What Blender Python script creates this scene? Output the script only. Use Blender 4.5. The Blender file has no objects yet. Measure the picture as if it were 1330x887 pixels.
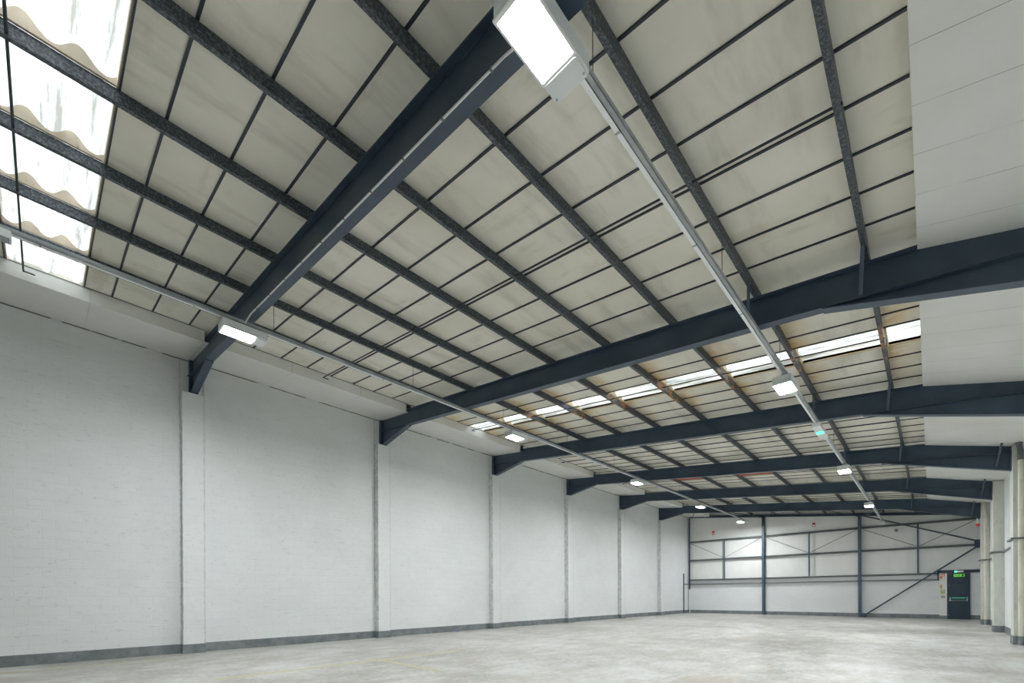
import bpy, math, random
from mathutils import Vector, Matrix
random.seed(4)
SC = bpy.context.scene
COL = SC.collection
# ------------------------------------------------------------------ camera
F_PX, YAW, V0, ROLL, CAM_H = 576.5, 0.7567, 772.99, 0.0045, 1.566
cam_data = bpy.data.cameras.new('camera')
cam = bpy.data.objects.new('camera', cam_data); COL.objects.link(cam)
cam_data.sensor_fit = 'HORIZONTAL'; cam_data.sensor_width = 36.0
cam_data.lens = F_PX/1330*36.0
cam_data.shift_y = (V0-443.5)/1330
cam_data.clip_start = 0.05; cam_data.clip_end = 500
_F = Vector((-math.sin(YAW), math.cos(YAW), 0)); _R = Vector((math.cos(YAW), math.sin(YAW), 0)); _U = Vector((0, 0, 1))
_R2 = _R*math.cos(ROLL) - _U*math.sin(ROLL); _U2 = _R*math.sin(ROLL) + _U*math.cos(ROLL)
m = Matrix((( _R2.x, _U2.x, -_F.x, 15.0), (_R2.y, _U2.y, -_F.y, 0.0), (_R2.z, _U2.z, -_F.z, CAM_H), (0, 0, 0, 1)))
cam.matrix_world = m
SC.camera = cam
# ------------------------------------------------------------------ exposure, world
SC.view_settings.view_transform = 'Standard'
SC.view_settings.look = 'None'
SC.view_settings.gamma = 1.0
SC.view_settings.use_curve_mapping = False
SC.view_settings.exposure = 1.45
LAMP = 172.0            # emission of the fitting lenses
SKY = 1.0              # overcast sky strength
w = bpy.data.worlds.new('overcast_sky'); SC.world = w; w.use_nodes = True
nt = w.node_tree
bg = nt.nodes['Background']
bg.inputs['Color'].default_value = (0.93, 0.97, 1.0, 1); bg.inputs['Strength'].default_value = SKY
try:
    SC.cycles.use_denoising = True
    SC.cycles.diffuse_bounces = 8; SC.cycles.max_bounces = 12
    SC.cycles.transmission_bounces = 6; SC.cycles.transparent_max_bounces = 8
    SC.cycles.sample_clamp_indirect = 6.0
except Exception:
    pass

# ------------------------------------------------------------------ measures (metres)
Y1, BAY = 2.8368, 5.9032
def Y(k): return Y1 + (k-1)*BAY          # near face of rafter k
SL = 0.1096                               # roof fall from left to right
ZB, ZT, ZL = 7.731, 8.258, 8.45           # rafter bottom, rafter top, ceiling lining at x = 0
YE = 38.03                                # end wall
YB = -15.0                                # wall behind the camera
XL, XR = -0.10, 17.12                     # side walls
PURLINS = [3.35, 4.92, 6.49, 8.06, 9.65, 11.22, 12.77, 14.32]
WIN = [(-0.45, 0.62), (11.56, 12.43)]
WIN_ALL = [(-12.3, -11.3)] + WIN

# ------------------------------------------------------------------ materials
def mat(name, col=(.8, .8, .8), rough=.5, metal=0.0, spec=.5):
    mt = bpy.data.materials.new(name); mt.use_nodes = True
    b = mt.node_tree.nodes['Principled BSDF']
    b.inputs['Base Color'].default_value = (*col, 1)
    b.inputs['Roughness'].default_value = rough
    b.inputs['Metallic'].default_value = metal
    b.inputs['Specular IOR Level'].default_value = spec
    return mt
class N:
    """small helper to write node graphs"""
    def __init__(s, mt): s.t = mt.node_tree; s.b = s.t.nodes.get('Principled BSDF')
    def new(s, typ, **kw):
        n = s.t.nodes.new(typ)
        for k, v in kw.items(): setattr(n, k, v)
        return n
    def put(s, sock, v):
        if isinstance(v, bpy.types.NodeSocket): s.t.links.new(v, sock)
        else: sock.default_value = v
    def pos(s): return s.new('ShaderNodeNewGeometry').outputs['Position']
    def sep(s, v):
        n = s.new('ShaderNodeSeparateXYZ'); s.put(n.inputs[0], v); return n.outputs
    def math(s, op, a, b=0.0, c=0.0, clamp=False):
        n = s.new('ShaderNodeMath', operation=op); n.use_clamp = clamp
        s.put(n.inputs[0], a); s.put(n.inputs[1], b); s.put(n.inputs[2], c); return n.outputs[0]
    def mapp(s, v, scale):
        n = s.new('ShaderNodeMapping'); s.put(n.inputs['Vector'], v); n.inputs['Scale'].default_value = scale; return n.outputs[0]
    def noise(s, v, scale, detail=4, rough=.55):
        n = s.new('ShaderNodeTexNoise'); s.put(n.inputs['Vector'], v)
        n.inputs['Scale'].default_value = scale; n.inputs['Detail'].default_value = detail
        n.inputs['Roughness'].default_value = rough; return n.outputs['Fac']
    def ramp(s, f, stops):
        n = s.new('ShaderNodeValToRGB'); e = n.color_ramp.elements
        while len(e) < len(stops): e.new(.5)
        for el, (p, c) in zip(e, stops): el.position = p; el.color = (*c, 1) if len(c) == 3 else c
        s.put(n.inputs[0], f); return n.outputs[0]
    def step(s, f, a, b):
        n = s.new('ShaderNodeMapRange'); n.interpolation_type = 'SMOOTHSTEP'
        s.put(n.inputs['Value'], f); n.inputs['From Min'].default_value = a; n.inputs['From Max'].default_value = b
        return n.outputs['Result']
    def mix(s, f, a, b, blend='MIX'):
        n = s.new('ShaderNodeMix', data_type='RGBA', blend_type=blend)
        s.put(n.inputs[0], f)
        for sock, v in ((n.inputs[6], a), (n.inputs[7], b)):
            s.put(sock, (*v, 1) if isinstance(v, tuple) and len(v) == 3 else v)
        return n.outputs[2]
    def color(s, v): s.put(s.b.inputs['Base Color'], v)
    def bump(s, h, strength=.3, dist=.01):
        n = s.new('ShaderNodeBump'); n.inputs['Strength'].default_value = strength; n.inputs['Distance'].default_value = dist
        s.put(n.inputs['Height'], h); s.t.links.new(n.outputs[0], s.b.inputs['Normal'])

WALLC = (.70, .71, .705)
def block_material(name, axis):
    """painted blockwork, courses 225 mm, chips and grime"""
    mt = mat(name, WALLC, .75, spec=.2); g = N(mt); p = g.pos(); x, y, z = g.sep(p)
    along = y if axis == 'y' else x
    comb = g.new('ShaderNodeCombineXYZ'); g.put(comb.inputs[0], along); g.put(comb.inputs[1], z)
    br = g.new('ShaderNodeTexBrick'); g.put(br.inputs['Vector'], comb.outputs[0])
    br.inputs['Scale'].default_value = 1.0; br.inputs['Brick Width'].default_value = .45; br.inputs['Row Height'].default_value = .225
    br.inputs['Mortar Size'].default_value = .006; br.inputs['Mortar Smooth'].default_value = .6
    br.inputs['Color1'].default_value = (1, 1, 1, 1); br.inputs['Color2'].default_value = (.965, .965, .965, 1); br.inputs['Mortar'].default_value = (.9, .9, .9, 1)
    big = g.noise(p, .55, 5, .6)
    base = g.mix(g.step(big, .35, .65), (.765, .785, .79), (.80, .82, .825))
    c = g.mix(.55, base, br.outputs['Color'], 'MULTIPLY')
    # broken horizontal streaks where the joints show through
    st = g.noise(g.mapp(p, (1.2, 1.2, 16) if axis == 'y' else (1.2, 1.2, 16)), 1.0, 6, .7)
    stm = g.math('MULTIPLY', g.step(st, .60, .72), g.step(g.noise(p, .9, 2), .45, .62))
    c = g.mix(g.math('MULTIPLY', stm, .45), c, (.40, .39, .37))
    ch = g.noise(g.mapp(p, (5, 5, 9)), 2.3, 5, .75)
    c = g.mix(g.math('MULTIPLY', g.step(ch, .655, .72), .55), c, (.34, .33, .31))
    fine = g.noise(g.mapp(p, (2.2, 2.2, 9)), 2.6, 5, .75)
    c = g.mix(g.math('MULTIPLY', g.step(fine, .57, .68), .36), c, (.42, .42, .40))
    if axis == 'y':          # grimy, cracked corners where the piers meet the wall; shadow gap under the eaves painted as a dark line; wall darker towards the top
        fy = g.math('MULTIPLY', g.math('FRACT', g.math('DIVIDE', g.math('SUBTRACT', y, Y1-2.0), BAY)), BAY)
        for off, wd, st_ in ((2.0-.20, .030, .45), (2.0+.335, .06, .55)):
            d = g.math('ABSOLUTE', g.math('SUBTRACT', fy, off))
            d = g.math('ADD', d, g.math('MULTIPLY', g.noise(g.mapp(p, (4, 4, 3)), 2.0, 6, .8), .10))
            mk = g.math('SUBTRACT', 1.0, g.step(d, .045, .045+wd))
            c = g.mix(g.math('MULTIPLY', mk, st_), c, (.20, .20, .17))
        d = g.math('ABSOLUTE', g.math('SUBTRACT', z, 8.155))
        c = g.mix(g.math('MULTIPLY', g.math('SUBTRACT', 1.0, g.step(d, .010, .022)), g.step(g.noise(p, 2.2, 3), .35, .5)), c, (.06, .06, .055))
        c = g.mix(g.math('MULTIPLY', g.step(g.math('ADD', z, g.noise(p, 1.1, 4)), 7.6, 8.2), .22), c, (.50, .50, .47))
    g.color(c)
    g.bump(g.math('ADD', br.outputs['Fac'], g.math('MULTIPLY', g.noise(p, 30, 4), -1.2)), .5, -.006)
    return mt
M = {}
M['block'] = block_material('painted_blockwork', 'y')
M['block_end'] = block_material('painted_blockwork_end', 'x')
def clad():
    mt = mat('white_lining_sheet', (.66, .66, .63), .6, spec=.25); g = N(mt); p = g.pos(); x, y, z = g.sep(p)
    fr = g.math('FRACT', g.math('DIVIDE', x, 1.0)); seam = g.step(g.math('ABSOLUTE', g.math('SUBTRACT', fr, .5)), .49, .5)
    n1 = g.noise(g.mapp(p, (1, 1, .6)), .8, 5, .6)
    c = g.mix(g.step(n1, .35, .7), (.80, .80, .78), (.85, .85, .835))
    c = g.mix(g.math('MULTIPLY', seam, .15), c, (.35, .34, .33))
    dirt = g.noise(g.mapp(p, (3, 3, 1)), 2.2, 4, .65)
    c = g.mix(g.math('MULTIPLY', g.step(dirt, .66, .76), .25), c, (.45, .42, .36))
    g.color(c); return mt
M['clad'] = clad()
def skirt():
    mt = mat('grey_skirting_paint', (.2, .215, .22), .6, spec=.3); g = N(mt); p = g.pos()
    c = g.mix(g.step(g.noise(p, 3, 6, .65), .3, .7), (.16, .18, .19), (.25, .27, .28))
    c = g.mix(g.math('MULTIPLY', g.step(g.noise(p, 14, 4, .7), .62, .70), .7), c, (.06, .06, .06))
    g.color(c); g.bump(g.noise(p, 25, 4), .4, .01); return mt
M['skirt'] = skirt()
def floor_mat():
    mt = mat('worn_concrete', (.42, .41, .39), .5, spec=.35); g = N(mt); p = g.pos(); x, y, z = g.sep(p)
    a = g.noise(p, .22, 6, .62); b_ = g.noise(g.mapp(p, (1.6, .8, 1)), 1.2, 8, .72); c_ = g.noise(p, 9, 6, .7)
    v = g.math('ADD', g.math('MULTIPLY', a, .35), g.math('ADD', g.math('MULTIPLY', b_, .45), g.math('MULTIPLY', c_, .25)))
    c = g.ramp(v, [(.38, (.24, .225, .205)), (.48, (.39, .375, .345)), (.55, (.52, .515, .49)), (.64, (.64, .65, .64))])
    # tan patches, dusty pale scuffs, dark marks
    c = g.mix(g.math('MULTIPLY', g.step(g.noise(g.mapp(p, (1, .55, 1)), .7, 6, .7), .54, .70), .55), c, (.40, .33, .26))
    c = g.mix(g.math('MULTIPLY', g.step(g.noise(g.mapp(p, (1.3, .5, 1)), 1.7, 8, .75), .57, .66), .45), c, (.64, .65, .64))
    c = g.mix(g.math('MULTIPLY', g.step(g.noise(p, 5.3, 6, .75), .64, .72), .4), c, (.16, .15, .14))
    # saw-cut joints every bay
    fx = g.math('ABSOLUTE', g.math('SUBTRACT', g.math('FRACT', g.math('DIVIDE', x, 5.7)), .5))
    fy = g.math('ABSOLUTE', g.math('SUBTRACT', g.math('FRACT', g.math('DIVIDE', g.math('SUBTRACT', y, Y1), BAY)), .5))
    j = g.math('MAXIMUM', g.step(fx, .4985, .4995), g.step(fy, .4985, .4995))
    c = g.mix(g.math('MULTIPLY', j, .5), c, (.15, .14, .13))
    g.color(c)
    g.put(g.b.inputs['Roughness'], g.math('ADD', g.math('MULTIPLY', b_, .5), .18))
    g.bump(g.math('ADD', c_, b_), .25, .01); return mt
M['floor'] = floor_mat()
def lining():
    """cream roof lining boards: grime, water marks and rust runs round the far rooflight"""
    mt = mat('cream_roof_lining', (.6, .59, .52), .6, spec=.25); g = N(mt); p = g.pos(); x, y, z = g.sep(p)
    a = g.noise(p, .45, 5, .6); b_ = g.noise(g.mapp(p, (2.2, .5, 1)), .9, 4, .6)
    c = g.mix(g.step(a, .3, .7), (.72, .70, .60), (.82, .80, .71))
    c = g.mix(g.math('MULTIPLY', g.step(b_, .5, .72), .45), c, (.46, .44, .37))
    c = g.mix(g.math('MULTIPLY', g.step(g.noise(g.mapp(p, (.8, 2.6, 1)), .8, 4, .65), .58, .72), .35), c, (.50, .45, .32))
    # rust: strongest just beyond the rooflight, on the downhill side of each purlin
    fx = g.math('FRACT', g.math('DIVIDE', g.math('SUBTRACT', x, 1.80), 1.567))
    near = g.math('SUBTRACT', 1.0, g.step(g.math('ADD', fx, g.math('MULTIPLY', g.noise(p, 1.6, 4, .6), .35)), .06, .60))
    band = g.math('MULTIPLY', g.step(y, 9.0, 11.3), g.math('SUBTRACT', 1.0, g.step(y, 12.9, 15.2)))
    rn = g.step(g.noise(g.mapp(p, (1.0, 1.4, 1)), 1.5, 6, .65), .30, .56)
    r = g.math('MULTIPLY', g.math('MULTIPLY', near, band), rn, clamp=True)
    c = g.mix(g.math('MULTIPLY', r, .85), c, (.66, .43, .12))
    c = g.mix(g.math('MULTIPLY', g.math('MULTIPLY', g.step(g.noise(p, 3.2, 5, .7), .5, .66), g.math('MULTIPLY', r, r)), .8), c, (.34, .16, .04))
    g.color(c); return mt
M['lining'] = lining()
def soffit(name, strength, period, ref):
    mt = mat(name, (.66, .66, .62), .55, spec=.25); g = N(mt); p = g.pos(); x, y, z = g.sep(p)
    fr = g.math('ABSOLUTE', g.math('SUBTRACT', g.math('FRACT', g.math('DIVIDE', g.math('SUBTRACT', y, ref), period)), .5))
    seam = g.step(fr, .492, .5)
    c = g.mix(g.step(g.noise(p, .7, 5, .6), .3, .7), (.72, .725, .69), (.78, .785, .76))
    c = g.mix(g.math('MULTIPLY', g.math('MULTIPLY', seam, g.step(g.noise(p, 1.3, 3), .3, .6)), strength), c, (.12, .11, .10))
    g.color(c); g.bump(seam, .4, -.01); return mt
M['soffit_l'] = soffit('white_boxed_soffit', .25, 2.1, Y1)
M['soffit_r'] = soffit('white_soffit_boards', .8, .70, 8.29)
def steel(name, c0, c1, rough=.42, spec=.5):
    mt = mat(name, c0, rough, spec=spec); g = N(mt); p = g.pos()
    g.color(g.mix(g.step(g.noise(p, 1.4, 5, .6), .3, .7), c0, c1)); return mt
M['blue'] = steel('blue_grey_painted_steel', (.038, .063, .096), (.054, .086, .126), .4)
M['door'] = steel('dark_blue_door_paint', (.014, .036, .055), (.022, .048, .072), .45)
def galv():
    mt = mat('weathered_purlin_steel', (.03, .035, .04), .45, .0, .6); g = N(mt); p = g.pos(); x, y, z = g.sep(p)
    v = g.new('ShaderNodeTexVoronoi'); g.put(v.inputs['Vector'], p); v.inputs['Scale'].default_value = 40
    s = g.math('ADD', g.math('MULTIPLY', g.noise(p, 30, 6, .75), .8), g.math('MULTIPLY', v.outputs['Distance'], .35))
    c = g.ramp(s, [(.40, (.010, .016, .024)), (.55, (.024, .034, .046)), (.72, (.11, .13, .15))])
    band = g.math('MULTIPLY', g.step(y, 10.8, 11.6), g.math('SUBTRACT', 1.0, g.step(y, 12.5, 13.3)))
    r = g.math('MULTIPLY', band, g.step(g.noise(p, 3.5, 5, .7), .47, .58))
    c = g.mix(g.math('MULTIPLY', r, .8), c, (.42, .19, .04))
    g.color(c); g.bump(s, .3, .004); return mt
M['purlin'] = galv()
M['bar'] = mat('dark_joint_bar', (.022, .032, .042), .5)
M['rail'] = steel('dark_grey_rail', (.07, .08, .085), (.11, .12, .125), .5)
M['ledge'] = steel('mid_grey_rail', (.12, .125, .125), (.17, .175, .17), .5)
M['galvlight'] = steel('galvanised_channel', (.28, .31, .33), (.46, .49, .50), .38)
M['white'] = mat('white_plastic', (.80, .81, .80), .4)
M['whiteT'] = mat('white_trunking', (.86, .88, .88), .45)
M['wire'] = mat('thin_wire', (.05, .055, .06), .5)
M['grey'] = steel('grey_plastic', (.10, .11, .12), (.17, .18, .19), .5)
def stained(name, c0, c1, c2):
    mt = mat(name, c0, .65, spec=.25); g = N(mt); p = g.pos()
    c = g.mix(g.step(g.noise(g.mapp(p, (2, 2, .7)), 1.4, 6, .65), .3, .7), c0, c1)
    c = g.mix(g.math('MULTIPLY', g.step(g.noise(g.mapp(p, (5, 5, 2)), 2.0, 5, .7), .56, .72), .55), c, c2)
    g.color(c); return mt
M['column'] = stained('grey_white_concrete', (.56, .57, .52), (.66, .67, .63), (.36, .35, .30))
M['pipe'] = stained('cream_downpipe', (.58, .56, .46), (.66, .65, .56), (.36, .30, .20))
M['red'] = mat('red_plastic', (.62, .03, .02), .4)
M['orange'] = mat('orange_red_print', (.80, .12, .03), .5)
M['yellow'] = mat('yellow_print', (.75, .55, .08), .5)
M['green'] = mat('green_print', (.22, .50, .12), .5)
M['brown'] = mat('dull_red_plastic', (.28, .06, .05), .4)
M['line'] = mat('worn_yellow_paint', (.55, .52, .33), .7)
M['clear'] = mat('frosted_gear_cover', (.74, .77, .77), .25)
def emis(name, col, s):
    mt = mat(name, col, .5); b = mt.node_tree.nodes['Principled BSDF']
    b.inputs['Emission Color'].default_value = (*col, 1); b.inputs['Emission Strength'].default_value = s; return mt
M['lens'] = emis('lit_lens', (.95, .985, 1.0), LAMP)
M['dead_lens'] = mat('unlit_lens', (.7, .71, .70), .4)
M['exit'] = emis('lit_exit_sign', (.20, .70, .10), .12)
M['exit_dark'] = mat('exit_sign_figures', (.02, .07, .02), .5)
M['indicator'] = emis('green_indicator', (.05, .9, .45), 1.2)
M['barsign'] = mat('green_bar_sign', (.03, .52, .34), .4)
M['print_white'] = mat('white_print', (.8, .8, .8), .5)
def skylight_mat():
    mt = bpy.data.materials.new('translucent_rooflight_sheet'); mt.use_nodes = True; g = N(mt)
    t = mt.node_tree; t.nodes.remove(t.nodes['Principled BSDF']); out = t.nodes['Material Output']
    p = g.pos()
    st = g.noise(g.mapp(p, (.35, 5.5, 1)), 1.6, 6, .7)
    c = g.ramp(st, [(.36, (.26, .26, .23)), (.48, (.55, .58, .57)), (.57, (.97, .98, .97))])
    dark = g.noise(g.mapp(p, (1.2, 9, 1)), 1.5, 6, .8)
    c = g.mix(g.math('MULTIPLY', g.step(dark, .60, .70), .45), c, (.30, .28, .20))
    tl = g.new('ShaderNodeBsdfTranslucent'); g.put(tl.inputs['Color'], c)
    tr = g.new('ShaderNodeBsdfTransparent'); g.put(tr.inputs['Color'], g.mix(.2, c, (1., 1., 1.)))
    mx = g.new('ShaderNodeMixShader'); mx.inputs[0].default_value = .30
    t.links.new(tl.outputs[0], mx.inputs[1]); t.links.new(tr.outputs[0], mx.inputs[2]); t.links.new(mx.outputs[0], out.inputs[0])
    return mt
M['sheet'] = skylight_mat()
M['closure'] = stained('beige_closure_strip', (.50, .43, .33), (.60, .53, .42), (.10, .07, .03))
M['rusty'] = stained('rusty_closure_strip', (.52, .40, .22), (.62, .52, .36), (.36, .14, .03))

# ------------------------------------------------------------------ mesh helpers
class MB:
    def __init__(s): s.v = []; s.f = []
    def add(s, vs, fs):
        o = len(s.v); s.v += [tuple(v) for v in vs]; s.f += [tuple(i+o for i in f) for f in fs]; return s
    def box(s, a, b):
        x0, y0, z0 = a; x1, y1, z1 = b
        return s.add([(x0,y0,z0),(x1,y0,z0),(x1,y1,z0),(x0,y1,z0),(x0,y0,z1),(x1,y0,z1),(x1,y1,z1),(x0,y1,z1)],
                     [(0,3,2,1),(4,5,6,7),(0,1,5,4),(1,2,6,5),(2,3,7,6),(3,0,4,7)])
    def cbox(s, a, b, c=.01):
        """box with chamfered vertical and top edges"""
        x0, y0, z0 = a; x1, y1, z1 = b
        ring = [(x0+c,y0),(x1-c,y0),(x1,y0+c),(x1,y1-c),(x1-c,y1),(x0+c,y1),(x0,y1-c),(x0,y0+c)]
        cx, cy = (x0+x1)/2, (y0+y1)/2
        def ins(p): return (p[0]+(c if p[0] < cx else -c)*.7, p[1]+(c if p[1] < cy else -c)*.7)
        vs = [(*p, z0) for p in ring]+[(*p, z1-c) for p in ring]+[(*ins(p), z1) for p in ring]
        fs = [tuple(range(7,-1,-1)), tuple(range(16,24))]
        for L in (0, 8):
            for i in range(8): j = (i+1) % 8; fs.append((L+i, L+j, L+8+j, L+8+i))
        return s.add(vs, fs)
    def prism(s, prof, y0, y1):
        """closed polygon in x-z extruded along y"""
        n = len(prof); vs = [(x, y0, z) for x, z in prof]+[(x, y1, z) for x, z in prof]
        fs = [tuple(range(n)), tuple(range(2*n-1, n-1, -1))]+[((i+1) % n, i, n+i, n+(i+1) % n) for i in range(n)]
        return s.add(vs, fs)
    def sweep(s, p0, p1, prof, up=(0, 0, 1)):
        p0 = Vector(p0); p1 = Vector(p1); d = (p1-p0).normalized(); u = Vector(up)
        if abs(d.dot(u)) > .98: u = Vector((0, 1, 0))
        sx = d.cross(u).normalized(); sy = sx.cross(d).normalized(); n = len(prof)
        vs = [p+sx*a+sy*b for p in (p0, p1) for a, b in prof]
        fs = [tuple(range(n-1, -1, -1)), tuple(range(n, 2*n))]+[(i, (i+1) % n, n+(i+1) % n, n+i) for i in range(n)]
        return s.add(vs, fs)
    def tube(s, pts, r, n=10):
        for a, b in zip(pts[:-1], pts[1:]):
            s.sweep(a, b, [(r*math.cos(2*math.pi*i/n), r*math.sin(2*math.pi*i/n)) for i in range(n)])
        return s
    def bar(s, p0, p1, w, h, up=(0, 0, 1)): return s.sweep(p0, p1, [(-w/2,-h/2),(w/2,-h/2),(w/2,h/2),(-w/2,h/2)], up)
def smooth(o):
    for p in o.data.polygons: p.use_smooth = True
def tag(o, label=None, cat=None, group=None, kind=None):
    if label: o['label'] = label
    if cat: o['category'] = cat
    if group: o['group'] = group
    if kind: o['kind'] = kind
    return o
def root_world(o):
    v = Vector((0, 0, 0))
    while o is not None: v += o.location; o = o.parent
    return v
def obj(name, mb, m, parent=None, origin=None, label=None):
    """mesh given in world coordinates -> one object; top-level ones get an origin at their base"""
    if parent is not None: off = root_world(parent); loc = Vector((0, 0, 0))
    else:
        xs, ys, zs = zip(*mb.v)
        off = Vector(origin) if origin else Vector(((min(xs)+max(xs))/2, (min(ys)+max(ys))/2, min(zs))); loc = off
    me = bpy.data.meshes.new(name); me.from_pydata([tuple(Vector(v)-off) for v in mb.v], [], mb.f)
    me.materials.append(m); me.update()
    import bmesh
    bm = bmesh.new(); bm.from_mesh(me); bmesh.ops.recalc_face_normals(bm, faces=bm.faces); bm.to_mesh(me); bm.free()
    o = bpy.data.objects.new(name, me); COL.objects.link(o); o.location = loc
    if parent is not None: o.parent = parent
    if label: o['label'] = label
    return o
def thing(name, loc, label, cat, group=None):
    o = bpy.data.objects.new(name, None); COL.objects.link(o); o.location = loc; o.empty_display_size = .2
    return tag(o, label, cat, group)
def dup(root, loc, label=None, group=None):
    """copy of a thing with copies of its parts and sub-parts"""
    r = root.copy(); COL.objects.link(r); r.location = loc
    if label: r['label'] = label
    if group: r['group'] = group
    for ch in list(root.children):
        c = ch.copy(); COL.objects.link(c); c.parent = r
        for gch in list(ch.children):
            d = gch.copy(); COL.objects.link(d); d.parent = c
    return r
def struct(name, mb, m, parent=None, origin=None):
    o = obj(name, mb, m, parent, origin)
    if parent is None: o['kind'] = 'structure'
    return o

# ================================================================== SETTING
def zl(x): return ZL - SL*x
def zt(x): return ZT - SL*x
def zb(x): return ZB - SL*x
T = .25
floor = struct('floor', MB().box((XL-T, YB-T, -.2), (XR+T, YE+T, 0)), M['floor'])
# worn yellow bay lines on the floor
for (x0, y0, x1, y1) in ((5.12, 2.2, 5.28, 8.2), (1.02, -1.2, 1.14, 2.4), (5.28, 5.6, 7.6, 5.72)):
    obj('floor_marking', MB().box((x0, y0, .0005), (x1, y1, .003)), M['line'], floor, label='faint worn yellow line on the concrete')
# left wall with its pilasters
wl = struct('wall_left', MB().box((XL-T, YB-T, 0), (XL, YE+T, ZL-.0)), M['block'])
PW0, PW1 = -.19, .317
PX = .14
for k in range(-1, 7):
    pm = MB()
    pm.box((XL, Y(k)+PW0, 0), (PX, Y(k)+PW1, 7.20))
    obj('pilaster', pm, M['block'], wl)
sk = MB()
edges = [YB]+[v for k in range(-1, 7) for v in (Y(k)+PW0, Y(k)+PW1)]+[YE]
for i in range(0, len(edges)-1):
    inside = i % 2 == 1
    x = PX if inside else XL
    sk.box((XL-.02, edges[i]-(.012 if inside else 0), 0), (x+.012, edges[i+1]+(.012 if inside else 0), .255))
struct('baseboard_left', sk, M['skirt'])
# end wall: blockwork below, lining sheets above
we = MB(); we.box((XL-T, YE, 0), (XR+T, YE+T, 2.83))
we = struct('wall_end', we, M['block_end'])
cl = MB(); cl.prism([(XL, 2.83), (XR, 2.83), (XR, zl(XR)+.02), (XL, zl(XL)+.02)], YE+.015, YE+T)
obj('lining_sheets', cl, M['clad'], we)
DX0, DX1, DZ = 15.71, 16.69, 2.76
eb = MB(); eb.box((XL, YE-.014, 0), (15.37, YE, .255)); eb.box((DX1, YE-.014, 0), (XR, YE, .255))
struct('baseboard_end', eb, M['skirt'])
wb = struct('wall_back', MB().box((XL-T, YB-T, 0), (XR+T, YB, 8.7)), M['block_end'])
# right wall with concrete columns
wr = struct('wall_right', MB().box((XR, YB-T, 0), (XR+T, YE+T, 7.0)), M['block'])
CX = 16.80
def zsr(x): return 6.60 - .252*(x-14.87)
for k in range(-1, 7):
    top = 5.36 if False else zsr(CX)-.01
    cm = MB(); cm.box((CX+.02, Y(k)-.27, 0), (XR, Y(k)+.36, zsr(XR)))
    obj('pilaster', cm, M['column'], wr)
sk = MB(); edges = [YB]+[v for k in range(-1, 7) for v in (Y(k)-.27, Y(k)+.36)]+[YE-.02]
for i in range(len(edges)-1):
    inside = i % 2 == 1; x = CX+.02 if inside else XR
    sk.box((x-.012, edges[i]-(.012 if inside else 0), 0), (XR+.02, edges[i+1]+(.012 if inside else 0), .26))
struct('baseboard_right', sk, M['skirt'])
# ceiling lining (thick insulated boards) with the rooflight openings left out
ce = MB(); cuts = [YB-T]+[v for w_ in WIN_ALL for v in w_]+[YE+T]
for i in range(0, len(cuts), 2):
    xa, xb = XL-T, XR+T
    ce.prism([(xa, zl(xa)), (xb, zl(xb)), (xb, zl(xb)+.09), (xa, zl(xa)+.09)], cuts[i], cuts[i+1])
# short covered ends of the openings (behind the boxed eaves)
for a, b in WIN_ALL:
    for xa, xb in ((XL-T, 1.72), (14.87, XR+T)):
        ce.prism([(xa, zl(xa)), (xb, zl(xb)), (xb, zl(xb)+.09), (xa, zl(xa)+.09)], a, b)
ceiling = struct('ceiling', ce, M['lining'])
# joint bars between the lining boards
def slope_bar(y0, y1, d=.020):
    b = MB(); b.prism([(1.76, zl(1.76)-d), (14.86, zl(14.86)-d), (14.86, zl(14.86)-.001), (1.76, zl(1.76)-.001)], y0, y1); return b
ys = []
k = 0
while True:
    yy = 8.875-.7075*12+.7075*k; k += 1
    if yy > YE-.15: break
    ys.append(yy)
ys = [y for y in ys if not any(a-.3 < y < b+.22 for a, b in WIN)] + [-.45-.03, .62+.025, -1.16, 11.56-.015, 12.43+.02]
for yy in sorted(ys):
    if any(Y(q)-.02 < yy < Y(q)+.2 for q in range(0, 7)): continue
    obj('joint_bar', slope_bar(yy-.015, yy+.015), M['rusty'] if abs(yy-12.45) < .01 else M['bar'], ceiling)

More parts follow.
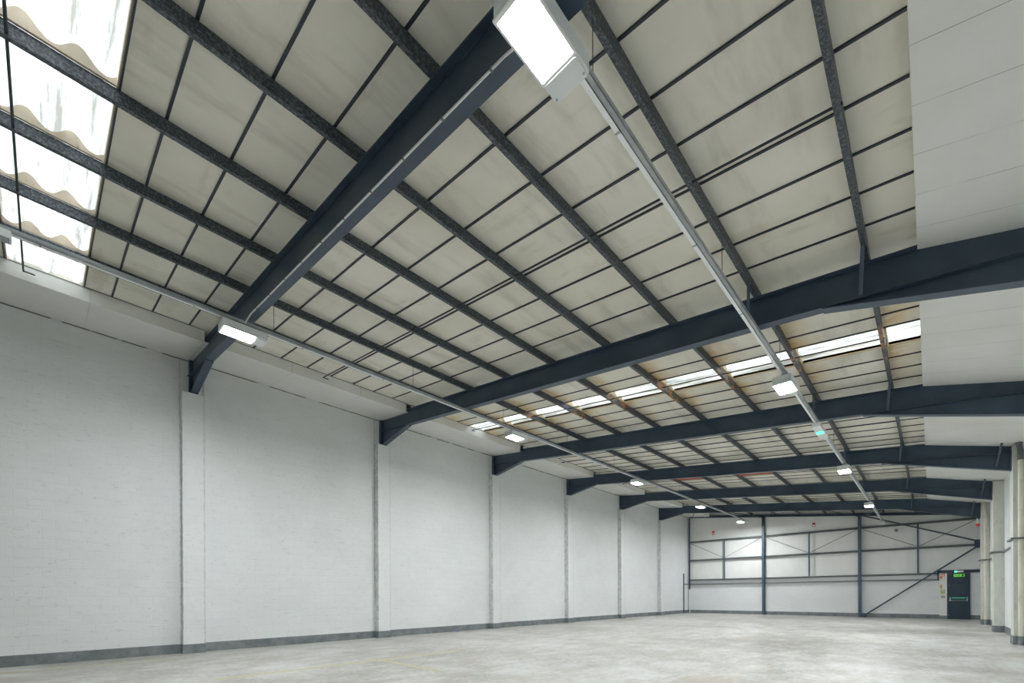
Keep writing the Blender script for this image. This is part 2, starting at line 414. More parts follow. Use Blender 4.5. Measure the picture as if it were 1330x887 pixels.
# rooflights
def rooflight(name, y0, y1, closure, full):
    n = 40; xs = [1.70, 14.88]
    def wave(y): 
        ph = (y-y0)/(y1-y0)*2.5+.25
        c = math.cos(2*math.pi*ph)
        return .02+.15*(.5+.5*c)**1.2
    e = bpy.data.objects.new(name, None); COL.objects.link(e); e.location = ((xs[0]+xs[1])/2, (y0+y1)/2, zl(8.3)); e['kind'] = 'structure'
    runs = [xs[0]]+[p for p in PURLINS if p > xs[0]+.3]+[xs[1]]
    for a, b in zip(runs[:-1], runs[1:]):
        mb = MB(); vs = []; fs = []
        NX = 2
        a2 = a-.10 if a > xs[0] else a
        for i in range(NX+1):
            x = a2+(b-a2)*i/NX
            for j in range(n+1):
                y = y0+(y1-y0)*j/n; vs.append((x, y, zl(x)+wave(y)+(.006*(1-i/NX))))
        for i in range(NX):
            for j in range(n): q = i*(n+1)+j; fs.append((q, q+1, q+n+2, q+n+1))
        mb.add(vs, fs); o = obj('sheet', mb, M['sheet'], e); smooth(o)
    for x in PURLINS:
        if x < xs[0]+.2: continue
        vs = []; fs = []
        for j in range(n+1):
            y = y0+(y1-y0)*j/n
            zz = zl(x)+wave(y)-.004
            for dx in (.008, .040): vs += [(x+dx, y, zl(x)-.028), (x+dx, y, zz-.004)]
        for j in range(n):
            q = j*4
            fs += [(q, q+4, q+5, q+1), (q+2, q+3, q+7, q+6), (q+1, q+5, q+7, q+3), (q, q+2, q+6, q+4)]
        fs += [(0, 1, 3, 2), (n*4, n*4+2, n*4+3, n*4+1)]
        obj('closure_strip', MB().add(vs, fs), M[closure], e)
    # upstands down both long edges
    for yy in (y0, y1):
        d = -.02 if yy == y0 else .0
        mb = MB(); mb.prism([(xs[0], zl(xs[0])-.02), (xs[1], zl(xs[1])-.02), (xs[1], zl(xs[1])+.19), (xs[0], zl(xs[0])+.19)], yy+d, yy+d+.02)
        obj('upstand', mb, M[closure], e)
    return e
rooflight('window_3', *WIN_ALL[0], 'closure', True)
rooflight('window_1', *WIN[0], 'closure', True)
rooflight('window_2', *WIN[1], 'rusty', True)

# boxed white soffits, one run per bay, left (high) and right (low) eaves
nt_ = 1
bays = [(YB, Y(-1))]+[(Y(k), Y(k+1)) for k in range(-1, 6)]+[(Y(6), YE-.26)]
for i, (a, b) in enumerate(bays):
    fa = .10 if i else 0; fb = .08 if i < len(bays)-1 else .08
    s0, s1 = a+fa, b+fb
    ga, gb = a+(.19 if i else 0), b-.005
    zA, zBx = 8.17, 7.97
    mb = MB(); mb.prism([(XL, zA), (1.72, zBx), (1.72, zBx+.02), (XL, zA+.02)], s0, s1)
    mb.prism([(1.70, zBx), (1.72, zBx), (1.745, zl(1.745)), (1.725, zl(1.725))], ga, gb)
    o = struct('trim_%d' % nt_, mb, M['soffit_l']); nt_ += 1
    obj('shadow_strip', MB().prism([(1.745, zl(1.745)-.014), (1.757, zl(1.757)-.014), (1.757, zl(1.757)), (1.745, zl(1.745))], ga, gb), M['grey'], o)  # added thin dark strip standing in for the shadow line where fascia meets lining
    mb = MB(); mb.prism([(14.87, zsr(14.87)), (XR, zsr(XR)), (XR, zsr(XR)+.02), (14.87, zsr(14.87)+.02)], s0, s1)
    mb.prism([(14.87, zsr(14.87)), (14.895, zsr(14.87)), (14.895, zl(14.9)), (14.87, zl(14.87))], ga, gb)
    struct('trim_%d' % nt_, mb, M['soffit_r']); nt_ += 1

# ================================================================== STEEL FRAME
FW = .18; TW = .012; TF = .018
XA, XB_ = PX+.0, CX
XA = XL+.05
def rafter(k, label):
    y = Y(k); yc = y+FW/2
    e = thing('roof_beam', (0, yc, 7.2), label, 'roof beam', 'blue-grey portal rafters spanning the hall')
    x0, x1 = 0.03, CX
    b = MB()
    b.prism([(x0, zb(x0)), (x1, zb(x1)), (x1, zb(x1)+TF), (x0, zb(x0)+TF)], y, y+FW)
    b.prism([(x0, zt(x0)-TF), (x1, zt(x1)-TF), (x1, zt(x1)), (x0, zt(x0))], y, y+FW)
    b.prism([(x0, zb(x0)+TF), (x1, zb(x1)+TF), (x1, zt(x1)-TF), (x0, zt(x0)-TF)], yc-TW/2, yc+TW/2)
    # root fillets
    for sgn in (-1, 1):
        for zf, s2 in ((lambda x: zt(x)-TF, -1), (lambda x: zb(x)+TF, 1)):
            b.sweep((x0, yc+sgn*TW/2, zf(x0)), (x1, yc+sgn*TW/2, zf(x1)), [(-.012, -.012), (.012, -.012), (.012, .012), (-.012, .012)])
    obj('i_beam', b, M['blue'], e)
    # left haunch
    hx = 1.78; h = MB()
    h.prism([(x0, 7.205), (hx, zb(hx)-.02), (hx, zb(hx)), (x0, 7.225)], y, y+FW)
    h.prism([(x0, 7.225), (hx, zb(hx)), (x0, zb(x0))], yc-TW/2, yc+TW/2)
    obj('haunch', h, M['blue'], e)
    hx = 13.72; h = MB(); zr = 5.36
    h.prism([(hx, zb(hx)-.02), (x1, zr), (x1, zr+.02), (hx, zb(hx))], y, y+FW)
    h.prism([(hx, zb(hx)), (x1, zr+.02), (x1, zb(x1))], yc-TW/2, yc+TW/2)
    obj('haunch', h, M['blue'], e)
    p = MB(); p.box((XL, y-.0, 7.19), (x0, y+FW, 8.165)); p.bar((.02, y-.05, 7.70), (.02, y+.01, 7.70), .03, .03)
    obj('end_plate', p, M['blue'], e)
    p = MB(); p.box((x1, y, 5.34), (x1+.018, y+FW, zsr(x1)-.005))
    obj('end_plate', p, M['blue'], e)
    # raking straps from the lower purlins to the bottom flange
    for (xt, zt_, xb, zb_, dy) in ((12.74, zt(12.74)-.0, 12.62, zb(12.62)+.03, .40), (14.28, zt(14.28), 14.22, zb(14.22)+.03, .40), (16.60, zsr(16.6)+.06, 16.50, 5.52, .38)):
        s = MB(); p0 = Vector((xt, y-dy, zt_)); p1 = Vector((xb, y-.005, zb_))
        s.sweep(p0, p1, [(-.025, -.004), (.025, -.004), (.025, .004), (-.019, .004), (-.019, .045), (-.025, .045)], up=(0, 1, 0))
        obj('raking_strap', s, M['blue'], e)
    return e
rl = {1: 'nearest blue-grey roof beam, rising to the top of the picture with a white conduit on it',
      2: 'second blue-grey roof beam, with the near lining boards before it and the rusty rooflight behind it',
      3: 'third blue-grey roof beam, directly behind the rusty rooflight',
      4: 'fourth blue-grey roof beam, ending beside the downpipe with the dark grey collar',
      5: 'fifth blue-grey roof beam, ending at the plain concrete column between two downpipes',
      6: 'furthest haunched blue-grey roof beam, the last before the end wall, above the red sounder'}
for k in range(1, 7): rafter(k, rl[k])
# light beam along the head of the end wall
b = MB(); x0, x1 = .0, XR
for (a_, c_, y0, y1) in ((-.175, -.160, YE-.20, YE-.02), (-.015, 0, YE-.20, YE-.02), (-.16, -.015, YE-.115, YE-.105)):
    b.prism([(x0, zt(x0)+a_), (x1, zt(x1)+a_), (x1, zt(x1)+c_), (x0, zt(x0)+c_)], y0, y1)
tag(obj('gable_beam', b, M['blue']), 'slender dark beam running along the head of the far end wall', 'roof beam')

# Z purlins running the length of the roof
ordn = ['first', 'second', 'third', 'fourth', 'fifth', 'sixth', 'seventh', 'eighth', 'ninth']
for i, x in enumerate(PURLINS):
    b = MB(); z0 = zt(x); z1 = zl(x)-.03; t = .006; fl = .06
    prof = [(x-fl, z0+.018+SL*fl), (x-fl, z0+SL*fl), (x+t, z0-SL*t), (x+t, z1), (x-fl+.02, z1+SL*.05), (x-fl+.02, z1-t+SL*.05), (x, z1-t), (x, z0+t), (x-fl+t, z0+t+SL*fl), (x-fl+t, z0+.018+SL*fl)]
    b.prism(prof, -6.0, YE-.02)
    lab = 'long dark speckled steel purlin, the %s out from the white left wall' % ordn[i]
    if i == 7: lab = 'long dark speckled steel purlin nearest the white soffit boards on the right'
    if i == 0: lab = 'long dark speckled steel purlin nearest the left wall, just above the left tray'
    tag(obj('purlin', b, M['purlin']), lab, 'purlin', 'purlins under the roof lining')

M['redpaint'] = mat('red_oxide_paint', (.50, .09, .04), .55)
# sag rods at mid bay
def sagrod(y, label, red=()):
    e = thing('sag_rod', (8, y, zt(8)), label, 'tie rod', 'thin cross rods at the middle of each roof bay')
    b = MB(); z = lambda x: zt(x)+.035
    b.tube([(1.80, y, z(1.80)), (14.34, y, z(14.34))], .015, 8)
    obj('rod', b, M['bar'], e)
    for xa, xb in red: obj('painted_length', MB().tube([(xa, y, z(xa)-.0), (xb, y, z(xb)-.0)], .032, 10), M['redpaint'], e, label='red painted length of rod')
    b = MB(); b.bar((1.82, y-.0, z(1.82)), (1.82, y+.16, z(1.82)-.004), .02, .02)
    obj('end_hook', b, M['bar'], e)
where = {0: 'thin dark rod hanging over the near rooflight at the left edge', 1: 'thin dark rod crossing the purlins between the first and second roof beams',
         2: 'thin dark rod crossing the middle of the rusty bright rooflight', 3: 'thin dark rod across the bay behind the third roof beam',
         4: 'thin rod with two red painted lengths between the fourth and fifth roof beams', 5: 'thin dark rod between the fifth and last haunched roof beams'}
for k in range(0, 6): sagrod(Y(k)+BAY/2-(.12 if k == 0 else 0), where[k], ((4.99, 6.42), (8.13, 9.58)) if k == 4 else ())

# ================================================================== END WALL FRAMING
def hcol(x, label, w=.17, zbase=0.0, ztop=None):
    ztop = ztop if ztop else zt(x)-.18
    e = thing('steel_column', (x, YE-.15, 0), label, 'steel column')
    b = MB(); y0, y1 = YE-.27, YE-.03
    b.box((x-w/2, y0, zbase), (x+w/2, y0+.014, ztop)); b.box((x-w/2, y1-.014, zbase), (x+w/2, y1, ztop))
    b.box((x-.006, y0+.014, zbase), (x+.006, y1-.014, ztop)); obj('h_section', b, M['bluecol'], e)
    b = MB(); b.box((x-w/2-.03, y0-.03, 0), (x+w/2+.03, y1+.01, .02)); obj('base_plate', b, M['bluecol'], e)
    for zz in (2.43, 2.79, 4.45, 6.01):
        for s in (-1, 1): obj('rail_cleat', MB().box((x+s*(w/2+.03)-.03, YE-.2, zz-.05), (x+s*(w/2+.03)+.03, YE-.19, zz+.05)), M['bluecol'], e)
M['bluecol'] = steel('blue_grey_column_paint', (.055, .095, .135), (.075, .12, .165), .42)
hcol(5.69, 'slate blue steel column on the end wall, left of the two')
hcol(11.51, 'slate blue steel column on the end wall, with the diagonal brace rising from its foot')
e = thing('steel_column', (.06, YE-.12, 0), 'slim dark corner post where the left wall meets the end wall', 'steel column')
b = MB(); b.box((.0, YE-.16, 2.0), (.10, YE-.146, 8.05)); b.box((.0, YE-.146, 2.0), (.012, YE-.03, 8.05)); obj('angle_post', b, M['blue'], e)
b = MB(); b.box((.0, YE-.16, 0), (.10, YE-.146, 2.0)); b.box((.0, YE-.146, 0), (.012, YE-.03, 2.0)); obj('painted_foot', b, M['block_end'], e, label='lower part painted white')
spans = [(0.10, 5.57, 'between the corner post and the left steel column'), (5.81, 11.39, 'between the two steel columns'), (11.63, XR-.02, 'right of the braced column')]
rows = [(5.99, .12, 'rail', 'top dark rail on the end wall'), (4.43, .12, 'rail', 'middle dark rail on the end wall'),
        (2.78, .10, 'rail', 'dark rail just above the lowest ledge'), (2.42, .065, 'ledge', 'lowest thin grey ledge rail')]
for zc, hh, mm, lb in rows:
    for xa, xb, wh in spans:
        if zc < 3 and xb > 15: xb = 15.30
        b = MB(); y0, y1 = YE-.17, YE-.01; t = .008
        b.box((xa, y0, zc-hh/2), (xb, y0+t, zc+hh/2)); b.box((xa, y0+t, zc-hh/2), (xb, y1, zc-hh/2+t)); b.box((xa, y0+t, zc+hh/2-t), (xb, y1, zc+hh/2))
        tag(obj('wall_rail', b, M[mm]), '%s, %s' % (lb, wh), 'wall rail', 'horizontal rails on the end wall')
for x, wh in ((2.87, 'left'), (8.64, 'middle'), (14.41, 'right')):
    b = MB(); y0, y1 = YE-.225, YE-.172
    b.box((x-.045, y0, 2.84), (x+.045, y0+.01, 5.92)); b.box((x-.045, y0+.01, 2.84), (x-.035, y1, 5.92)); b.box((x+.035, y0+.01, 2.84), (x+.045, y1, 5.92))
    tag(obj('wall_post', b, M['bluecol']), 'short slim blue post hung between the end wall rails in the %s panel' % wh, 'wall post', 'short posts on the end wall')
rodn = 0
rows2 = [(0.15, 2.80, 'left panel, falling towards its post'), (5.52, 2.94, 'left panel, rising from its post to the column'),
         (5.86, 8.57, 'middle panel, falling from the left column'), (11.34, 8.71, 'middle panel, rising to the braced column'),
         (11.68, 14.34, 'right panel, falling from the braced column'), (16.9, 14.48, 'right panel, rising to the right wall corner')]
for xa, xb, wh in rows2:
    b = MB(); b.bar((xa, YE-.19, 5.88), (xb, YE-.19, 4.54), .012, .035, up=(0, 0, 1))
    tag(obj('tie_rod', b, M['ledge']), 'thin grey diagonal tie in the %s' % wh, 'tie rod', 'thin diagonal ties on the end wall')
# heavy diagonals in the right panel
e = thing('diagonal_brace', (11.7, YE-.3, 0), 'long blue diagonal brace rising from the steel column foot towards the right corner', 'brace')
b = MB(); b.tube([(11.70, YE-.33, .08), (17.02, YE-.33, 4.34)], .045, 12); obj('tube', b, M['blue'], e)
b = MB(); b.box((11.58, YE-.34, .0), (11.86, YE-.32, .24)); obj('gusset', b, M['blue'], e)
e = thing('diagonal_brace', (11.6, YE-.3, 4.5), 'long blue diagonal brace falling from the steel column head to the right wall', 'brace')
b = MB(); b.tube([(11.64, YE-.33, 6.80), (17.02, YE-.33, 4.62)], .045, 12); obj('tube', b, M['blue'], e)
b = MB(); b.box((16.86, YE-.34, 4.22), (17.10, YE-.32, 4.72)); obj('gusset', b, M['blue'], e)
# roof bracing in the last bay
for (x0, x1, lb) in ((11.45, 8.7, 'left of the braced column head'), (11.6, 14.2, 'right of the braced column head'), (5.6, 3.0, 'left of the left column head'), (5.8, 8.5, 'right of the left column head'), (.3, 2.7, 'in the left corner')):
    b = MB(); b.tube([(x0, YE-.24, zt(x0)-.22), (x1, Y(6)+.24, zt(x1)-.10)], .03, 10)
    tag(obj('roof_brace', b, M['blue']), 'dark raking roof brace behind the last roof beam, %s' % lb, 'brace', 'roof braces in the last bay')

# ================================================================== END DOOR, SIGNS
dr = bpy.data.objects.new('door_1', None); COL.objects.link(dr); dr.location = (16.2, YE-.1, 0); dr['kind'] = 'structure'
yf = YE-.14
b = MB()
b.box((DX0, yf, 0), (DX0+.09, YE, DZ)); b.box((DX1-.09, yf, 0), (DX1, YE, DZ)); b.box((DX0+.09, yf, DZ-.07), (DX1-.09, YE, DZ)); b.box((DX0+.09, yf, 2.23), (DX1-.09, YE, 2.30))
obj('door_frame', b, M['door'], dr)
b = MB(); b.box((DX0+.09, yf+.035, 2.30), (DX1-.09, YE, DZ-.07)); obj('over_panel', b, M['door'], dr)
lf = obj('door_leaf', MB().box((DX0+.095, yf+.03, .01), (DX1-.095, YE-.01, 2.225)).box((DX0+.2, yf+.022, 1.40), (DX1-.2, yf+.03, 2.12)).box((DX0+.2, yf+.022, .14), (DX1-.2, yf+.03, .92)), M['door'], dr)
b = MB(); b.bar((DX0+.12, yf-.06, 1.13), (DX1-.12, yf-.06, 1.13), .035, .035); obj('push_bar', b, M['galvlight'], lf, label='chrome push bar')
for s in (DX0+.13, DX1-.13):
    obj('bar_bracket', MB().cbox((s-.03, yf-.085, 1.08), (s+.03, yf+.022, 1.34), .008), M['galvlight'], lf)
b = MB(); b.box((DX0+.19, yf+.010, 1.24), (DX1-.19, yf+.020, 1.33)); bs = obj('bar_sign', b, M['barsign'], lf, label='green strip sign above the push bar')
# text helper: real letters as mesh
def text_mesh(s, size, m, parent, loc, name='lettering'):
    cu = bpy.data.curves.new(name, 'FONT'); cu.body = s; cu.size = size; cu.extrude = .0015; cu.align_x = 'CENTER'; cu.align_y = 'CENTER'
    o = bpy.data.objects.new(name, cu); COL.objects.link(o)
    dg = bpy.context.evaluated_depsgraph_get(); me = bpy.data.meshes.new_from_object(o.evaluated_get(dg))
    bpy.data.objects.remove(o); me.materials.clear(); me.materials.append(m)
    o2 = bpy.data.objects.new(name, me); COL.objects.link(o2); o2.parent = parent
    o2.rotation_euler = (math.pi/2, 0, 0); o2.location = Vector(loc)-root_world(parent); return o2
text_mesh('PUSH BAR TO OPEN', .055, M['print_white'], lf, (16.2, yf+.008, 1.285), 'bar_sign_lettering')
for zz in (.25, 1.15, 2.05): obj('hinge', MB().tube([(DX0+.09, yf-.005, zz-.05), (DX0+.09, yf-.005, zz+.05)], .012, 8), M['galvlight'], dr)
# dark lintel channel over the door, white boarded pier beside it
b = MB(); b.box((15.30, YE-.17, 2.80), (XR-.02, YE-.155, 2.97)); b.box((15.30, YE-.155, 2.955), (XR-.02, YE-.02, 2.97)); b.box((15.30, YE-.155, 2.80), (XR-.02, YE-.02, 2.815)); b.box((15.28, YE-.17, 2.36), (15.345, YE-.01, 2.97))
tag(obj('door_lintel', b, M['door']), 'dark steel lintel channel over the end wall fire door', 'lintel')
b = MB(); b.box((15.37, YE-.13, .0), (DX0-.005, YE-.005, 2.79)); pier = tag(obj('boarded_pier', b, M['white']), 'narrow white boarded pier carrying small signs left of the fire door', 'wall board')
b = MB(); b.box((15.365, YE-.142, 0), (DX0-.005, YE-.131, .2)); obj('skirting', b, M['skirt'], pier)
# emergency light and exit sign over the door
e = thing('emergency_light', (16.2, YE-.2, 2.83), 'small emergency light with a glowing green lamp on the lintel above the door', 'emergency light')
b = MB(); b.cbox((16.02, YE-.235, 2.82), (16.42, YE-.173, 2.92), .012); obj('housing', b, M['whiteT'], e)
b = MB(); b.cbox((16.04, YE-.262, 2.83), (16.13, YE-.236, 2.91), .01); obj('indicator_lamp', b, M['indicator'], e, label='glowing green lamp')
e = thing('exit_sign', (16.22, yf, 2.5), 'green running man exit sign on the dark panel above the fire door', 'exit sign')
b = MB(); b.box((16.0, yf-.02, 2.555), (16.46, yf+.03, 2.72)); obj('sign_plate', b, M['exit'], e)
# running figure, arrow, door: raised flat marks on the plate
g = MB(); yq0, yq1 = yf-.024, yf-.0205
def q(pts): g.prism(pts, yq0, yq1)
cx, cz = 16.23, 2.635
g.tube([(cx+.012, yq0, cz+.055), (cx+.012, yq1, cz+.055)], .014, 10)
q([(cx-.012, cz+.035), (cx+.018, cz+.035), (cx+.004, cz-.01), (cx-.022, cz-.01)])
q([(cx-.02, cz-.008), (cx+.0, cz-.008), (cx+.035, cz-.03), (cx+.03, cz-.045)])
q([(cx-.022, cz-.008), (cx-.005, cz-.01), (cx-.045, cz-.06), (cx-.058, cz-.052)])
q([(cx+.015, cz+.032), (cx+.045, cz+.01), (cx+.04, cz+.0), (cx+.01, cz+.018)])
q([(cx-.012, cz+.032), (cx-.045, cz+.02), (cx-.045, cz+.008), (cx-.012, cz+.018)])
obj('sign_figure', g, M['exit_dark'], e); g = MB()
q([(16.34, cz-.065), (16.42, cz-.065), (16.42, cz+.065), (16.34, cz+.065)])
obj('sign_doorway', g, M['exit_dark'], e); g = MB()
q([(16.04, cz+.0), (16.09, cz+.045), (16.09, cz+.015), (16.14, cz+.015), (16.14, cz-.015), (16.09, cz-.015), (16.09, cz-.045)])
obj('sign_arrow', g, M['exit_dark'], e)
def sign(name, x0, z0, x1, z1, mts, label, cat='sign', y=YE-.131):
    e = thing(name, ((x0+x1)/2, y, z0), label, cat)
    obj('plate', MB().box((x0, y-.012, z0), (x1, y, z1)), M[mts[0]], e)
    if len(mts) > 1:
        w_, h_ = x1-x0, z1-z0
        obj('symbol', MB().box((x0+w_*.15, y-.015, z0+h_*.15), (x1-w_*.15, y-.0121, z0+h_*.52)), M[mts[1]], e)
    if len(mts) > 2:
        obj('symbol', MB().box((x0+w_*.25, y-.015, z0+h_*.62), (x1-w_*.25, y-.0121, z0+h_*.88)), M[mts[2]], e)
    return e
sign('wall_sign', 15.46, 2.60, 15.62, 2.80-.03, ['orange', 'print_white'], 'larger orange-red sign at the top of the white pier')
sign('wall_sign', 15.40, 2.47, 15.51, 2.60-.005, ['orange', 'yellow'], 'small orange sign just below the larger one on the pier')
sign('wall_sign', 15.395, 1.84, 15.50, 2.08, ['yellow', 'green', 'red'], 'narrow yellow, green and red notice halfway up the pier')
sign('wall_sign', 15.43, 1.55, 15.61, 1.79, ['green', 'yellow', 'print_white'], 'square pale green notice halfway up the pier')
e = thing('call_point', (15.53, YE-.131, 1.27), 'small dull red fire call point on the pier beside the door', 'call point')
obj('housing', MB().cbox((15.46, YE-.185, 1.28), (15.60, YE-.131, 1.41), .012), M['brown'], e)
obj('glass', MB().box((15.49, YE-.188, 1.31), (15.57, YE-.1851, 1.38)), M['print_white'], e)
for x, z, lb in ((1.96, 6.63, 'small red and white sign high in the left panel of the end wall'), (8.90, 6.52, 'small red and white sign high in the middle panel of the end wall')):
    sign('wall_sign', x-.09, z-.15, x+.09, z+.15, ['red', 'print_white'], lb, y=YE+.012)
e = thing('wall_vent', (13.37, YE, 5.6), 'small round grey vent high in the right panel of the end wall', 'vent')
obj('cover', MB().tube([(13.37, YE-.03, 5.66), (13.37, YE+.012, 5.66)], .11, 20), M['galvlight'], e)
obj('grille', MB().tube([(13.37, YE-.036, 5.66), (13.37, YE-.0301, 5.66)], .06, 16), M['grey'], e)
# thin guard post in the left far corner
e = thing('guard_post', (.02, 37.0, 0), 'thin dark guard post standing against the left wall near the far corner', 'guard post')
obj('post', MB().box((XL+.014, 36.86, 0), (XL+.075, 36.94, 3.30)), M['bluecol'], e)
obj('foot', MB().box((XL+.014, 36.82, 0), (XL+.10, 37.02, .012)), M['bluecol'], e)
obj('rail', MB().box((XL+.014, 36.945, 2.38), (XL+.06, YE-.17, 2.46)), M['ledge'], e)

# ================================================================== RIGHT WALL SERVICES
def downpipe(k, ytop, label, collar):
    y = Y(k)-.44; x = 16.955; r = .056
    e = thing('downpipe', (x, y, 0), label, 'downpipe', 'downpipes on the right wall')
    ztop = 5.86 if collar else 5.25
    o = obj('pipe', MB().tube([(x, y, .0), (x, y, ztop)], r, 20), M['pipe'], e); 
    if collar:
        obj('collar', MB().tube([(x, y, 5.55), (x, y, 5.86)], r+.012, 20).tube([(x, y, 5.85), (x-.03, y-.02, 6.03)], r+.006, 20).tube([(x-.03, y-.02, 6.02), (x-.03, y-.02, zsr(x)-.0)], r+.02, 20), M['grey'], e, label='dark grey collar and elbow')
    else:
        obj('elbow', MB().tube([(x, y, 5.20), (x, y, 5.32)], r+.014, 20).tube([(x, y, 5.3), (x-.04, y+.1, 5.62), (x-.04, y+.1, zsr(x)-.01)], r, 20), M['pipe'], e)
    for zz in (1.9, 3.9):
        obj('bracket', MB().box((x-r-.012, y-.015, zz-.02), (XR-.001, y+.015, zz+.02)), M['pipe'], e)
    obj('painted_foot', MB().tube([(x, y, 0), (x, y, .27)], r+.004, 20), M['skirt'], e, label='foot painted grey')
    return e
downpipe(4, 0, 'cream round downpipe with a dark grey collar at its head, nearest on the right wall', True)
downpipe(6, 0, 'cream stained downpipe in the far corner beside the fire door', False)
# cable trunking following wall and columns
e = thing('wall_trunking', (XR-.04, 25, 3.2), 'grey cable trunking running round the columns of the right wall', 'trunking')
pts = [(XR-.035, 37.6)]
for k in (6, 5, 4, 3, 2):
    fr = .53 if k in (4, 6) else .30
    pts += [(XR-.035, Y(k)+.42), (CX-.02, Y(k)+.42), (CX-.02, Y(k)-fr), (XR-.035, Y(k)-fr)]
pts += [(XR-.035, 8.0)]
for a, b_ in zip(pts[:-1], pts[1:]):
    d = Vector((b_[0]-a[0], b_[1]-a[1], 0)).normalized()*.03
    mb = MB(); mb.bar((a[0]-d.x, a[1]-d.y, 3.2), (b_[0]+d.x, b_[1]+d.y, 3.2), .04, .06); obj('run', mb, M['grey'], e)
e = thing('alarm_sounder', (16.72, Y(6)-.1, 4.95), 'small red alarm sounder fixed below the end of the last haunched beam', 'alarm')
yy = Y(6)-.02
obj('base', MB().tube([(16.70, yy, 5.06), (16.70, yy, 5.33)], .02, 12).box((16.64, yy-.06, 5.06), (16.818, yy+.06, 5.10)), M['white'], e)
obj('dome', MB().tube([(16.72, yy, 4.96), (16.72, yy, 5.055)], .075, 18).tube([(16.72, yy, 4.93), (16.72, yy, 4.96)], .05, 18), M['red'], e)

# ================================================================== CABLE TRAYS AND LIGHTS
def tray(name, x, z, y0, y1, wires, wire_x, label):
    e = thing(name, (x, (y0+y1)/2, z), label, 'cable tray', 'cable trays carrying the lights')
    b = MB(); b.box((x-.055, y0, z-.02), (x-.008, y1, z+.035)); obj('trunking', b, M['whiteT'], e, label='pale trunking')
    b = MB(); t = .004
    b.box((x+.0, y0, z-.02), (x+.052, y1, z-.02+t)); b.box((x+.0, y0, z-.02), (x+t, y1, z+.04)); b.box((x+.048, y0, z-.02), (x+.052, y1, z+.04))
    obj('channel', b, M['galvlight'], e, label='grey steel channel')
    n = int((y1-y0)/2.0)
    for i in range(3, n): yj = y0+i*2.0; obj('joint_clip', MB().box((x-.058, yj-.012, z-.0235), (x-.006, yj+.012, z+.037)), M['galvlight'], e)
    for yw in wires:
        obj('hanger_wire', MB().tube([(wire_x, yw, z+.03), (wire_x, yw, zt(wire_x)-.002)], .005, 6), M['wire'], e)
    return e
T1X, T1Z, T2X, T2Z = 4.87, 7.10, 12.75, 6.24
tray('cable_tray', T1X, T1Z, -6, 37.4, [3.40+3.48*i for i in range(0, 10)], T1X-.0, 'long cable tray under the roof beams, the one nearer the left wall')
tray('cable_tray', T2X, T2Z, -6, 37.6, [3.5+3.48*i for i in range(0, 10)], T2X+.0, 'long cable tray rising to the big near light at the top of the picture')
def light_proto(loc, label, lit=True):
    """loc = centre of the underside of the lens; body is 0.80 long"""
    x, y, z = loc
    e = thing('ceiling_light', loc, label, 'ceiling light', 'box lights under the cable trays')
    y0, y1 = y-.36, y+.44; hw = .178; hb = .165
    b = MB(); b.cbox((x-hw, y0, z+.012), (x+hw, y1, z+hb), .015); obj('housing', b, M['clear'], e)
    b = MB()                                        # frame round the lens
    fr = [(x-hw, y0, x+hw, y0+.035), (x-hw, y+.225, x+hw, y+.25), (x-hw, y0+.035, x-hw+.018, y+.225), (x+hw-.018, y0+.035, x+hw, y+.225)]
    for a0, b0, a1, b1 in fr: b.box((a0, b0, z-.004), (a1, b1, z+.0115))
    obj('lens_frame', b, M['white'], e)
    b = MB(); b.cbox((x-hw+.02, y+.252, z-.008), (x+hw-.02, y1-.004, z+.0115), .01); gc = obj('gear_cover', b, M['clear'], e)
    b = MB(); b.box((x-hw+.0185, y0+.0355, z), (x+hw-.0185, y+.2245, z+.0112)); obj('lens', b, M['lens'] if lit else M['dead_lens'], e)
    for sx in (-1, 1):
        obj('screw', MB().tube([(x+sx*(hw-.035), y1-.04, z-.014), (x+sx*(hw-.035), y1-.04, z-.009)], .010, 10), M['galvlight'], gc)
    for yq in (y0+.15, y1-.15): obj('fixing_bracket', MB().box((x-.03, yq-.015, z+hb-.001), (x+.03, yq+.015, z+hb+.10)), M['galvlight'], e)
    return e
LZ1, LZ2 = 6.835, 5.955
L1 = light_proto((T1X, 2.78, LZ1), 'glowing box light by the left end of the nearest roof beam')
L = [(10.95, 'glowing box light on the left tray, just before the rusty bright rooflight'),
     (19.45, 'glowing box light on the left tray in front of the fourth roof beam'),
     (27.4, 'small glowing box light on the left tray, before the last haunched beam'),
     (35.2, 'furthest glowing box light on the left tray, in front of the end wall')]
for y, lb in L: dup(L1, (T1X, y, LZ1), lb)
R = [(2.74, 'largest, nearest glowing box light at the top of the picture'),
     (10.95, 'glowing box light on the right tray in front of the third roof beam'),
     (19.86, 'glowing box light on the right tray in front of the fourth roof beam'),
     (28.6, 'furthest lit box light on the right tray, near the head of the braced column')]
for y, lb in R: dup(L1, (T2X, y, LZ2), lb)
light_proto((T2X, 36.6, LZ2), 'unlit white box light at the far end of the right tray', lit=False)
e = thing('junction_box', (T1X, -.58, T1Z-.11), 'grey white junction box on the left tray at the left edge of the picture', 'junction box')
obj('housing', MB().cbox((T1X-.09, -.95, T1Z-.14), (T1X+.09, -.30, T1Z-.021), .012), M['whiteT'], e)
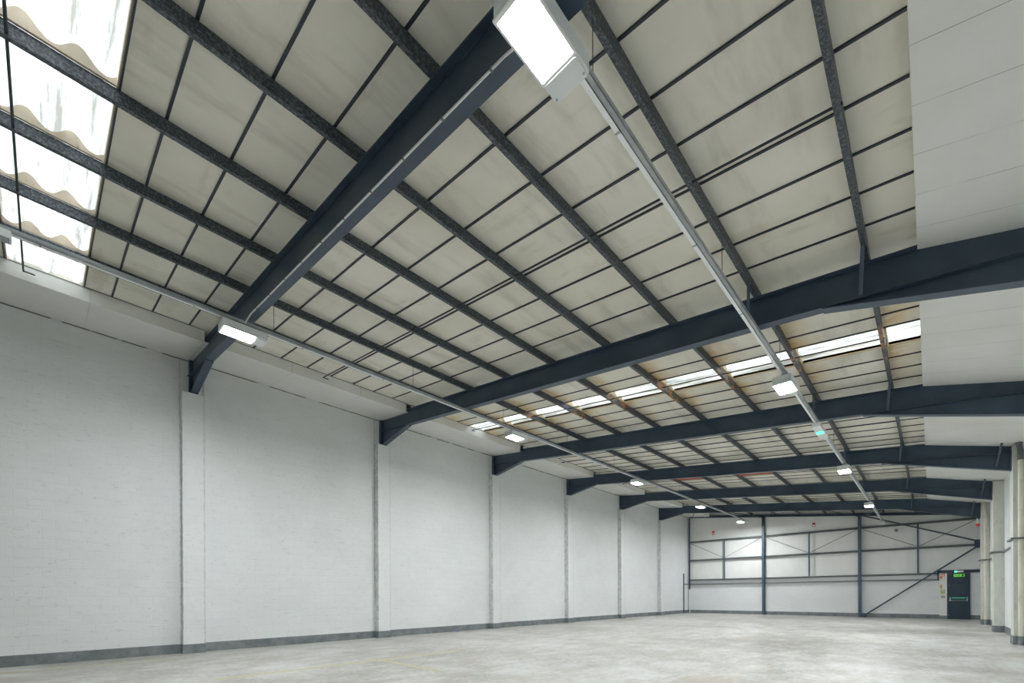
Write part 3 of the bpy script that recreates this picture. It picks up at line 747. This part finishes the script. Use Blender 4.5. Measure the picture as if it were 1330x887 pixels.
obj('lid', MB().box((T1X-.08, -.93, T1Z-.15), (T1X+.08, -.32, T1Z-.1401)), M['galvlight'], e)
e = thing('emergency_unit', (T2X, 15.1, T2Z-.12), 'pale box with a green lamp on the right tray, behind the third roof beam', 'emergency light')
obj('housing', MB().cbox((T2X-.11, 14.45, T2Z-.13), (T2X+.09, 15.75, T2Z-.021), .015), M['whiteT'], e)
obj('indicator_lamp', MB().box((T2X-.09, 15.0, T2Z-.145), (T2X+.07, 15.16, T2Z-.1301)), M['indicator'], e, label='glowing green lamp')
# white conduit clipped along the bottom flange of the nearest beam
e = thing('conduit', (8.6, Y(1), 6.8), 'thin white conduit clipped along the underside edge of the nearest roof beam', 'conduit')
yc = Y(1)+.012; zc = lambda x: zb(x)-.012
pts = [(4.90, Y(1)-.02, 7.02), (5.02, Y(1)-.0, 7.10), (5.25, yc, zc(5.25))]+[(x, yc, zc(x)) for x in (7.0, 9.0, 11.0, 12.25)]+[(12.45, yc+.01, zc(12.45)-.01), (12.60, yc+.06, zc(12.6)-.04), (12.72, yc+.10, 6.13)]
o = obj('pipe', MB().tube(pts, .012, 10), M['white'], e); smooth(o)
x = 5.6
while x < 12.2:
    obj('saddle_clip', MB().box((x-.012, yc-.02, zc(x)-.014), (x+.012, yc+.02, zb(x)-.0005)), M['grey'], e); x += .72

# a scrap of blue wrapping at the foot of the left wall
random.seed(3); mb = MB(); vs = []
for i in range(7):
    for j in range(7):
        vs.append((.02+i*.022, 12.28+j*.022, .004+.022*random.random()+.03*math.exp(-((i-3)**2+(j-3)**2)/4)))
mb.add(vs, [(i*7+j, i*7+j+1, (i+1)*7+j+1, (i+1)*7+j) for i in range(6) for j in range(6)])
mb.add([(x, y, .0005) for x, y in ((.02, 12.28), (.152, 12.28), (.152, 12.412), (.02, 12.412))], [(0, 1, 2, 3)])
tag(obj('blue_scrap', mb, mat('blue_wrapper', (.02, .12, .62), .4)), 'tiny scrap of bright blue wrapping on the floor against the left skirting', 'scrap')
